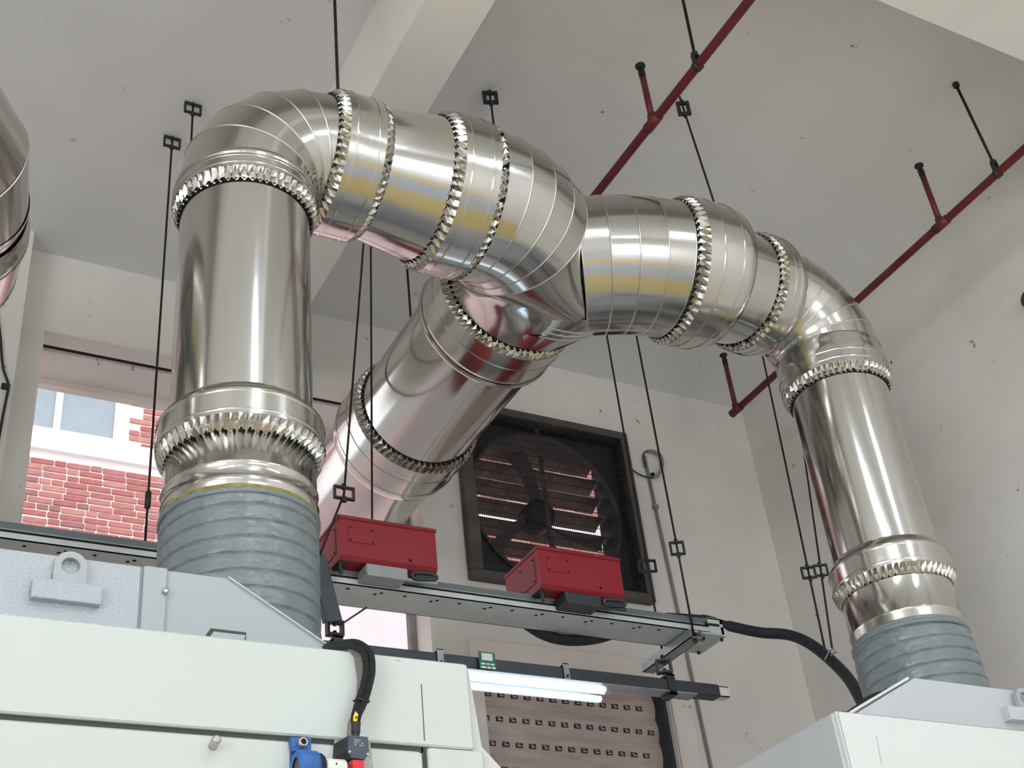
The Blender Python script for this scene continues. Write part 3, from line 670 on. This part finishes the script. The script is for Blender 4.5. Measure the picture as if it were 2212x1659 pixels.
# ================================================================== LAMP RAIL, LAMP, SIGN
rail = thing('support_rail', 'dark steel support rail under the trunking, lamp attached beneath', 'rail', (2.2, 4.23, 1.98))
rz0, rz1 = 1.968, 2.022
build('channel', MB().bbox((.3, 4.205, rz0), (3.425, 4.262, rz1), .004), 'steel', rail)
build('flange', MB().box((.3, 4.198, rz0-.004), (3.30, 4.268, rz0)), 'galv', rail)
build('end_insert', MB().box((3.42, 4.212, rz0+.004), (3.475, 4.216, rz1-.004)).box((3.42, 4.212, rz0+.004), (3.475, 4.255, rz0+.008)).box((3.42, 4.212, rz1-.008), (3.475, 4.255, rz1-.004)), 'reveal', rail, 'pale inner channel at the end')
for px_, py_ in ((951, 1420), (1223, 1448)):
    c = onY(px_, py_, 4.2); st_ = build('strap', MB().box((c.x-.013, 4.196, rz0-.012), (c.x+.013, 4.200, rz1+.012)).box((c.x-.013, 4.196, rz1+.008), (c.x+.013, 4.27, rz1+.012)), 'galv', rail)
    build('bolt', MB().tube([(c.x, 4.190, rz0+.012), (c.x, 4.197, rz0+.012)], .006, 6), 'brk', st_)
def loop(mb, c, w, h, t, d=.026, tilt=0.0):
    """a rectangular steel stirrup loop"""
    c = V(c); cx, sx = math.cos(tilt), math.sin(tilt); e = V((cx, sx, 0)); f = V((-sx, cx, 0)); u = V((0, 0, 1))
    O = [c+e*a*w/2+u*b*h/2-f*d/2 for a, b in ((-1, -1), (1, -1), (1, 1), (-1, 1))]
    I = [c+e*a*(w/2-t)+u*b*(h/2-t)-f*d/2 for a, b in ((-1, -1), (1, -1), (1, 1), (-1, 1))]
    mb.disc_plate(O, I, f*d); return mb
for (lp, la, tl_) in (((723, 1358), 'left', 0.0), ((1434, 1440), 'right', -.45)):
    c = onY(*lp, 4.235)
    hg = thing('rail_hanger', 'dark steel stirrup hanger joining the support rail, %s' % ('by the left machine cables' if la == 'left' else 'under the galvanised cross strut'), 'hanger', (c.x, 4.235, rz1))
    build('stirrup', loop(MB(), (c.x, 4.235, c.z), .066, .06, .009, .03, tl_), 'brk', hg)
    build('stud', MB().tube([(c.x, 4.235, rz1-.06), (c.x, 4.235, c.z-.01)], .008, 8).tube([(c.x, 4.235, c.z+.012), (c.x, 4.235, c.z+.05)], .008, 8), 'brk', hg)
    build('clamp', MB().box((c.x-.018, 4.198, rz0-.016), (c.x+.018, 4.270, rz0-.006)).box((c.x-.018, 4.198, rz0-.016), (c.x+.018, 4.203, rz1+.02)).box((c.x-.018, 4.265, rz0-.016), (c.x+.018, 4.270, rz1+.02)).box((c.x-.018, 4.198, rz1+.012), (c.x+.018, 4.27, rz1+.02)), 'brk', hg)
lamp = thing('fluorescent_lamp', 'lit twin-tube fluorescent lamp under the rail, before the roller shutter', 'lamp', (2.53, 4.2, 1.90))
build('housing', MB().bbox((2.20, 4.185, 1.940), (2.835, 4.262, 1.964), .004).prism([(2.20, 4.262, 1.940), (2.20, 4.262, 1.93), (2.20, 4.190, 1.876), (2.20, 4.186, 1.880), (2.20, 4.250, 1.940)], (.60, 0, 0)), 'lamp', lamp)
build('tube', MB().tube([(2.20, 4.182, 1.930), (2.826, 4.182, 1.930)], .0165, 14), 'tube', lamp, 'glowing white tube')
build('tube', MB().tube([(2.20, 4.172, 1.886), (2.795, 4.172, 1.886)], .0125, 14), 'tube', lamp, 'glowing white tube')
build('end_cap', MB().box((2.82, 4.17, 1.915), (2.842, 4.20, 1.955)).tube([(2.842, 4.185, 1.93), (2.85, 4.18, 1.908)], .003, 6), 'galv', lamp)
sg = thing('sign', 'small green sign with a white panel hung on the support rail', 'sign', onY(1052, 1430, 4.19))
a_, b_ = onY(1033, 1407, 4.190), onY(1066, 1411, 4.190); zlo = onY(1053, 1446, 4.190).z
build('board', MB().box((a_.x, 4.188, zlo), (b_.x+.004, 4.191, a_.z)), 'green', sg)
w_ = b_.x-a_.x
build('panel', MB().box((a_.x+.011, 4.1865, a_.z-.035), (b_.x-.008, 4.188, a_.z-.006)), 'paper', sg)
tx = MB()
for r_, zz in ((0, a_.z-.046), (1, a_.z-.060)):
    xx = a_.x+.006
    for L_ in (.020, .012, .016) if r_ == 0 else (.022, .014, .016):
        tx.box((xx, 4.187, zz-.007), (xx+L_, 4.188, zz)); xx += L_+.005
build('lettering', tx, 'paper', sg)

# ================================================================== EXHAUST FAN
fan = thing('exhaust_fan', 'square dark exhaust fan with wire guard set in the back wall', 'fan', (3.48, YB, 3.01))
ax0, ax1, az0, az1 = 2.915, 4.04, 3.012, 4.112
yF = YB-.055
fr = MB()
for a, b in (((ax0, az0), (ax1, az0+.05)), ((ax0, az1-.05), (ax1, az1)), ((ax0, az0+.05), (ax0+.075, az1-.05)), ((ax1-.05, az0+.05), (ax1, az1-.05))):
    fr.bbox((a[0], yF, a[1]), (b[0], YB-.001, b[1]), .006)
build('frame', fr, 'fan2', fan)
build('duct_box', MB().box((FX0+.001, YB, FZ0+.001), (FX0+.012, YB+.3, FZ1-.001)).box((FX1-.012, YB, FZ0+.001), (FX1-.001, YB+.3, FZ1-.001)).box((FX0+.001, YB, FZ0+.001), (FX1-.001, YB+.3, FZ0+.012)).box((FX0+.001, YB, FZ1-.012), (FX1-.001, YB+.3, FZ1-.001)), 'fan', fan)
cx_, cz_, rr_ = (ax0+ax1)/2, (az0+az1)/2, .475
out, inn = [], []
for k in range(64):
    a = 2*math.pi*k/64; c, s = math.cos(a), math.sin(a); t = .515/max(abs(c), abs(s))
    out.append((cx_+c*t, YB+.06, cz_+s*t)); inn.append((cx_+c*rr_, YB+.06, cz_+s*rr_))
build('orifice_plate', MB().disc_plate(out, inn, (0, .006, 0)), 'fan', fan)
build('orifice_ring', MB().tube([(cx_+math.cos(2*math.pi*k/64)*rr_, YB+.045, cz_+math.sin(2*math.pi*k/64)*rr_) for k in range(65)], .011, 8, caps=False), 'fan2', fan)
for k in range(3):
    a0_ = 2*math.pi*k/3+1.5; pts = []
    rs_ = []
    for j in range(5):
        r_ = .08+.34*j/4; wd = .05+.07*j/4; a = a0_+.08*j; tw = math.radians(42-22*j/4)
        e = V((math.cos(a), 0, math.sin(a))); n_ = V((-math.sin(a), 0, math.cos(a))); cc = V((cx_, YB+.16, cz_))+e*r_
        u_ = n_*math.cos(tw)+V((0, 1, 0))*math.sin(tw)
        rs_.append([cc-u_*wd/2, cc+V((0, -.008, 0)), cc+u_*wd/2])
    build('blade', MB().rings(rs_, closed=False, smooth=True), 'fan2', fan, fix=False)
build('hub', MB().rings([circ((cx_, y_, cz_), (0, 1, 0), r_, 24) for y_, r_ in ((YB+.09, .0), (YB+.09, .07), (YB+.11, .09), (YB+.22, .09))]), 'fan', fan)
for k in range(8):
    z0 = FZ0+.03+k*.126; op = math.radians(65)
    a = V((0, YB+.24, z0+.10)); b = a+V((0, .112*math.sin(op), -.112*math.cos(op)))
    build('louvre_blade', MB().obar((cx_, a.y, a.z), (cx_, b.y, b.z), FX1-FX0-.04, .003, (0, 1, 0)), 'louvre', fan)
build('support_bar', MB().obar((cx_-.02, YB+.015, az0+.05), (cx_-.02, YB+.015, az1-.05), .026, .012, (0, 1, 0)).tube([(cx_-.02, YB+.006, cz_+.27), (cx_-.02, YB+.006, cz_+.30)], .016, 8).tube([(cx_-.02, YB+.006, cz_-.27), (cx_-.02, YB+.006, cz_-.30)], .016, 8), 'fan2', fan)
gm = MB()
x = ax0+.08
while x < ax1-.05:
    gm.obar((x, yF+.004, az0+.05), (x, yF+.004, az1-.05), .0020, .0020, (0, 1, 0)); x += .0135
z = az0+.06
while z < az1-.05:
    gm.obar((ax0+.075, yF+.008, z), (ax1-.05, yF+.008, z), .003, .003, (0, 0, 1)); z += .05
build('guard_mesh', gm, 'mesh', fan, kind='stuff', fix=False)

# wall conduit, cable and cable coil right of the fan
cd = thing('wall_conduit', 'thin painted conduit running down the back wall right of the fan', 'conduit', onY(1480, 1400, YB-.02))
build('pipe', MB().tube([onY(1392, 985, YB-.012), onY(1470, 1345, YB-.012), onY(1486, 1420, YB-.012), onY(1545, 1700, YB-.012)], .009, 8), 'conduit', cd)
for py_, px_ in ((1095, 1416), (1385, 1478)):
    p = onY(px_, py_, YB-.012); build('clip', MB().box((p.x-.016, p.y-.012, p.z-.012), (p.x+.016, p.y+.012, p.z+.012)), 'conduit', cd)
cl = thing('cable_coil', 'loop of dark cable hanging on the wall beside the fan', 'cable', onY(1410, 1000, YB-.03))
pts = [onY(*c, YB-.02) for c in ((1362, 1012), (1380, 1024), (1400, 1031), (1418, 1030), (1431, 1012), (1432, 992), (1422, 977), (1405, 973), (1392, 978), (1390, 990), (1394, 1010))]
build('cable', MB().tube(smooth_path(pts, 6), .0045, 8), 'cable', cl)
pts = [onY(*c, YB-.03) for c in ((1400, 974), (1416, 976), (1429, 990), (1431, 1008), (1422, 1027), (1412, 1030))]
build('tape_wrap', MB().tube(smooth_path(pts, 6), .009, 8), 'conduit', cl, 'grey taped section of the loop')
p = onY(1411, 1026, YB-.03); build('knot', MB().tube([p-V((.012, 0, 0)), p+V((.006, 0, .008))], .011, 8), 'black', cl)
c2 = thing('wall_cable', 'old dark cable sagging down the pilaster at the left edge', 'cable', onY(8, 850, YB-.15))
build('cable', MB().tube(smooth_path([onY(*c, YB-.15) for c in ((-12, 640), (0, 720), (6, 790), (18, 830), (14, 860), (6, 900), (-8, 980))], 6), .006, 8), 'cable', c2)
p = onY(12, 835, YB-.15); build('clip', MB().box((p.x-.018, p.y-.01, p.z-.012), (p.x+.018, p.y+.014, p.z+.012)), 'cable', c2)

# ================================================================== HANGER RODS
RG_ = 'threaded hanger rods'
def rod(label, a, b, br=None, bw=.078, bh=.062, tilt=0.0, r=.0048, extra=None, bt=.008):
    a, b = V(a), V(b)
    t = thing('hanger_rod', label, 'rod', b, RG_)
    build('threaded_rod', MB().tube([a+(b-a)*k/4 for k in range(5)], r, 8), 'rod', t)
    if br is not None:
        z = br; f = (a.z-z)/(a.z-b.z) if abs(a.z-b.z) > 1e-6 else 0
        c = a+(b-a)*f
        build('stirrup', loop(MB(), c, bw, bh, bt, .014, tilt), 'brk', t)
        for sg_ in (1, -1): build('nut', MB().tube([c+V((0, 0, sg_*bh/2-.011)), c+V((0, 0, sg_*bh/2+.011))], .0095, 6), 'brk', t)
    if extra is not None:
        c = a+(b-a)*((a.z-extra)/(a.z-b.z)); build('coupler', MB().tube([c-V((0, 0, .035)), c+V((0, 0, .035))], .0115, 6), 'brk', t)
    return t
rA = onZ(417, 230, HC-.02); rod('dark ceiling rod with stirrup just left of the big elbow, the right one of two', (rA.x, rA.y, HC), (rA.x, rA.y, ZT1), HC-.035)
rB = onZ(372, 303, HC-.02); rod('dark ceiling rod with stirrup and coupler left of the vertical duct', (rB.x, rB.y, HC), onY(313, 1178, rB.y), HC-.035, extra=2.60)
rC = onZ(1058, 203, HC-.02); rod('short dark rod with square stirrup above the fork of the duct', (rC.x, rC.y, HC), (rC.x, rC.y, 3.53), HC-.045, .07, .075, -.35, bt=.016)
rD = onZ(1471, 222, HC-.05); rod('slanting rod with hexagonal stirrup above the right duct branch', (rD.x, rD.y, HC), onY(1546, 448, 3.24), HC-.09, .06, .085, -.5, bt=.016)
rod('thick dark rod dropping onto the first sleeve beside the left elbow', (1.305, YL+.02, HC), (1.305, YL+.02, ZL+.245), r=.0065)
rod('trapeze rod with stirrup holding the right end of the trunking, in front', (3.33, 4.19, HC), (3.33, 4.19, ZT0-.05), onY(1460, 1184, 4.19).z, .066, .066, -.45)
rod('trapeze rod with stirrup holding the trunking, nearer the fan', (3.33, 4.43, HC), (3.33, 4.43, ZT0-.05), onY(1400, 1223, 4.43).z, .085, .062, -.3)
a, b = onY(785, 530, 4.08), onY(743, 1068, 4.08)
rod('slanting rod with stirrup left of the diagonal trunk, above the left red box', a+(a-b)*((HC-a.z)/(a.z-b.z)), b, b.z+.006, .085, .056)
b2_ = onY(690, 1200, 4.15); rod('short lower rod slanting across the left side of the left red box', b, b2_, r=.0048)
a, b = onY(800, 535, 4.19), onY(800, 1128, 4.19)
rod('thin rod dropping behind the lid of the left red box', a+(a-b)*((HC-a.z)/(a.z-b.z)), (b.x, b.y, ZT1+.02))
rod('short dark rod dropping from the ceiling onto the trunk', (2.298, 4.60, HC), (2.298, 4.60, ZT+.265), r=.006)
a, b = onY(1652, 790, 4.2), onY(1786, 1422, 3.93)
a2 = a+(a-b)*((HC-a.z)/(a.z-b.z))
rod('long rod with stirrup left of the right vertical duct, tied to the hose', a2, b, onY(1748, 1243, 4.02).z, .066, .058, -.5)
a, b = onY(1752, 1085, 4.28), onY(1797, 1398, 4.05)
a2 = a+(a-b)*((HC-a.z)/(a.z-b.z))
rod('rod with stirrup closest to the right vertical duct, tied to the hose', a2, b, onY(1777, 1229, 4.15).z, .068, .06, -.5)

# ================================================================== SPRINKLER PIPES
def sprinkler_pipe(label, X, z, y0, y1, stubs, hangers, r=.0195, endup=None):
    t = thing('sprinkler_pipe', label, 'pipe', (X, (y0+y1)/2, z), 'red sprinkler pipes under the ceiling')
    build('pipe', MB().tube([(X, y0+(y1-y0)*k/8, z) for k in range(9)], r, 14), 'redpipe', t)
    for y in stubs:
        s = build('riser', MB().tube([(X, y, z), (X, y, HC-.13)], r*.74, 12), 'redpipe', t)
        build('tee', MB().tube([(X, y-.045, z), (X, y+.045, z)], r*1.22, 14).tube([(X, y, z), (X, y, z+.04)], r*1.0, 12), 'redpipe', t)
        build('sprinkler_cap', MB().rings([circ((X, y, zz), (0, 0, 1), rr, 14) for zz, rr in ((HC-.17, .0155), (HC-.13, .016), (HC-.125, .012), (HC-.108, .012), (HC-.104, .023), (HC-.096, .023), (HC-.092, .0))]), 'black', s, 'black sprinkler head')
    for y in hangers:
        build('clamp', MB().tube([(X, y-.012, z), (X, y+.012, z)], r*1.25, 14).obar((X-.012, y, z), (X-.012, y, z+.065), .022, .004, (1, 0, 0)).obar((X+.012, y, z), (X+.012, y, z+.065), .022, .004, (1, 0, 0)).tube([(X, y, z+.055), (X, y, z+.075)], .017, 6), 'brk', t)
    return t
XP1 = 2.78; zP1 = 4.072
s1y = onX(1409, 258, XP1).y; h1 = onX(1503, 128, XP1)
sprinkler_pipe('red sprinkler pipe passing behind the fork, nearer the middle of the ceiling', XP1, zP1, 1.0, 4.1, [s1y], [h1.y])
XP2 = 4.45; zP2 = 4.035
s2y = onX(2030, 478, XP2).y; h2y = onX(2150, 362, XP2).y; e2y = onX(1587, 893, XP2).y
sprinkler_pipe('red sprinkler pipe along the right wall ending in an upturned head', XP2, zP2, 1.0, e2y, [s2y, e2y-.02], [h2y])
rod('twisted rod holding the middle sprinkler pipe near the top edge', onZ(1474, -6, HC), (XP1, h1.y, zP1+.06), r=.0068)
t_ = rod('twisted rod holding the right sprinkler pipe', onZ(2064, 181, HC), (XP2, h2y, zP2+.06), r=.0068)
tt = onZ(2064, 181, HC); build('anchor', MB().tube([tt-V((0, 0, .02)), tt], .016, 10), 'brk', t_)
bell = thing('fire_bell', 'dark red fire bell on the right wall, cut by the frame edge', 'bell', onX(2232, 648, XR-.02))
c = onX(2236, 648, XR-.01); 
build('gong', MB().rings([circ(c+V((-s, 0, 0)), (1, 0, 0), r, 28) for s, r in ((.0, .055), (.02, .055), (.045, .05), (.055, .035), (.06, .0))]), 'redpipe', bell)
build('back_box', MB().bbox(c+V((-.004, -.04, -.04)), c+V((.0095, .04, .04)), .003), 'redpipe', bell)

# ================================================================== CEILING LAMPS behind the photographer (they light the hall)
for x, y in ((1.0, -.2), (1.0, -1.8), (1.5, -3.1), (3.5, -.6), (3.5, -2.6), (-2.4, -.6), (-2.4, -2.6), (1.0, -6.5), (-2.4, -6.5)):
    cl_ = thing('ceiling_lamp', 'twin-tube ceiling lamp behind the photographer', 'lamp', (x, y, HC-.3), 'ceiling lamps of the hall')
    build('housing', MB().prism([(x-.07, y-.6, HC-.26), (x+.07, y-.6, HC-.26), (x+.04, y-.6, HC-.22), (x-.04, y-.6, HC-.22)], (0, 1.2, 0)), 'lamp', cl_)
    build('stem', MB().tube([(x, y, HC-.22), (x, y, HC)], .008, 6), 'brk', cl_)
    for dx in (-.035, .035): build('tube', MB().tube([(x+dx, y-.59, HC-.275), (x+dx, y+.59, HC-.275)], .013, 10), 'tube2', cl_)

# lift everything so that the floor lies at z = 0
for o in list(COL.objects):
    if o.parent is None and o.type in ('MESH', 'EMPTY'): o.location.z += CZ
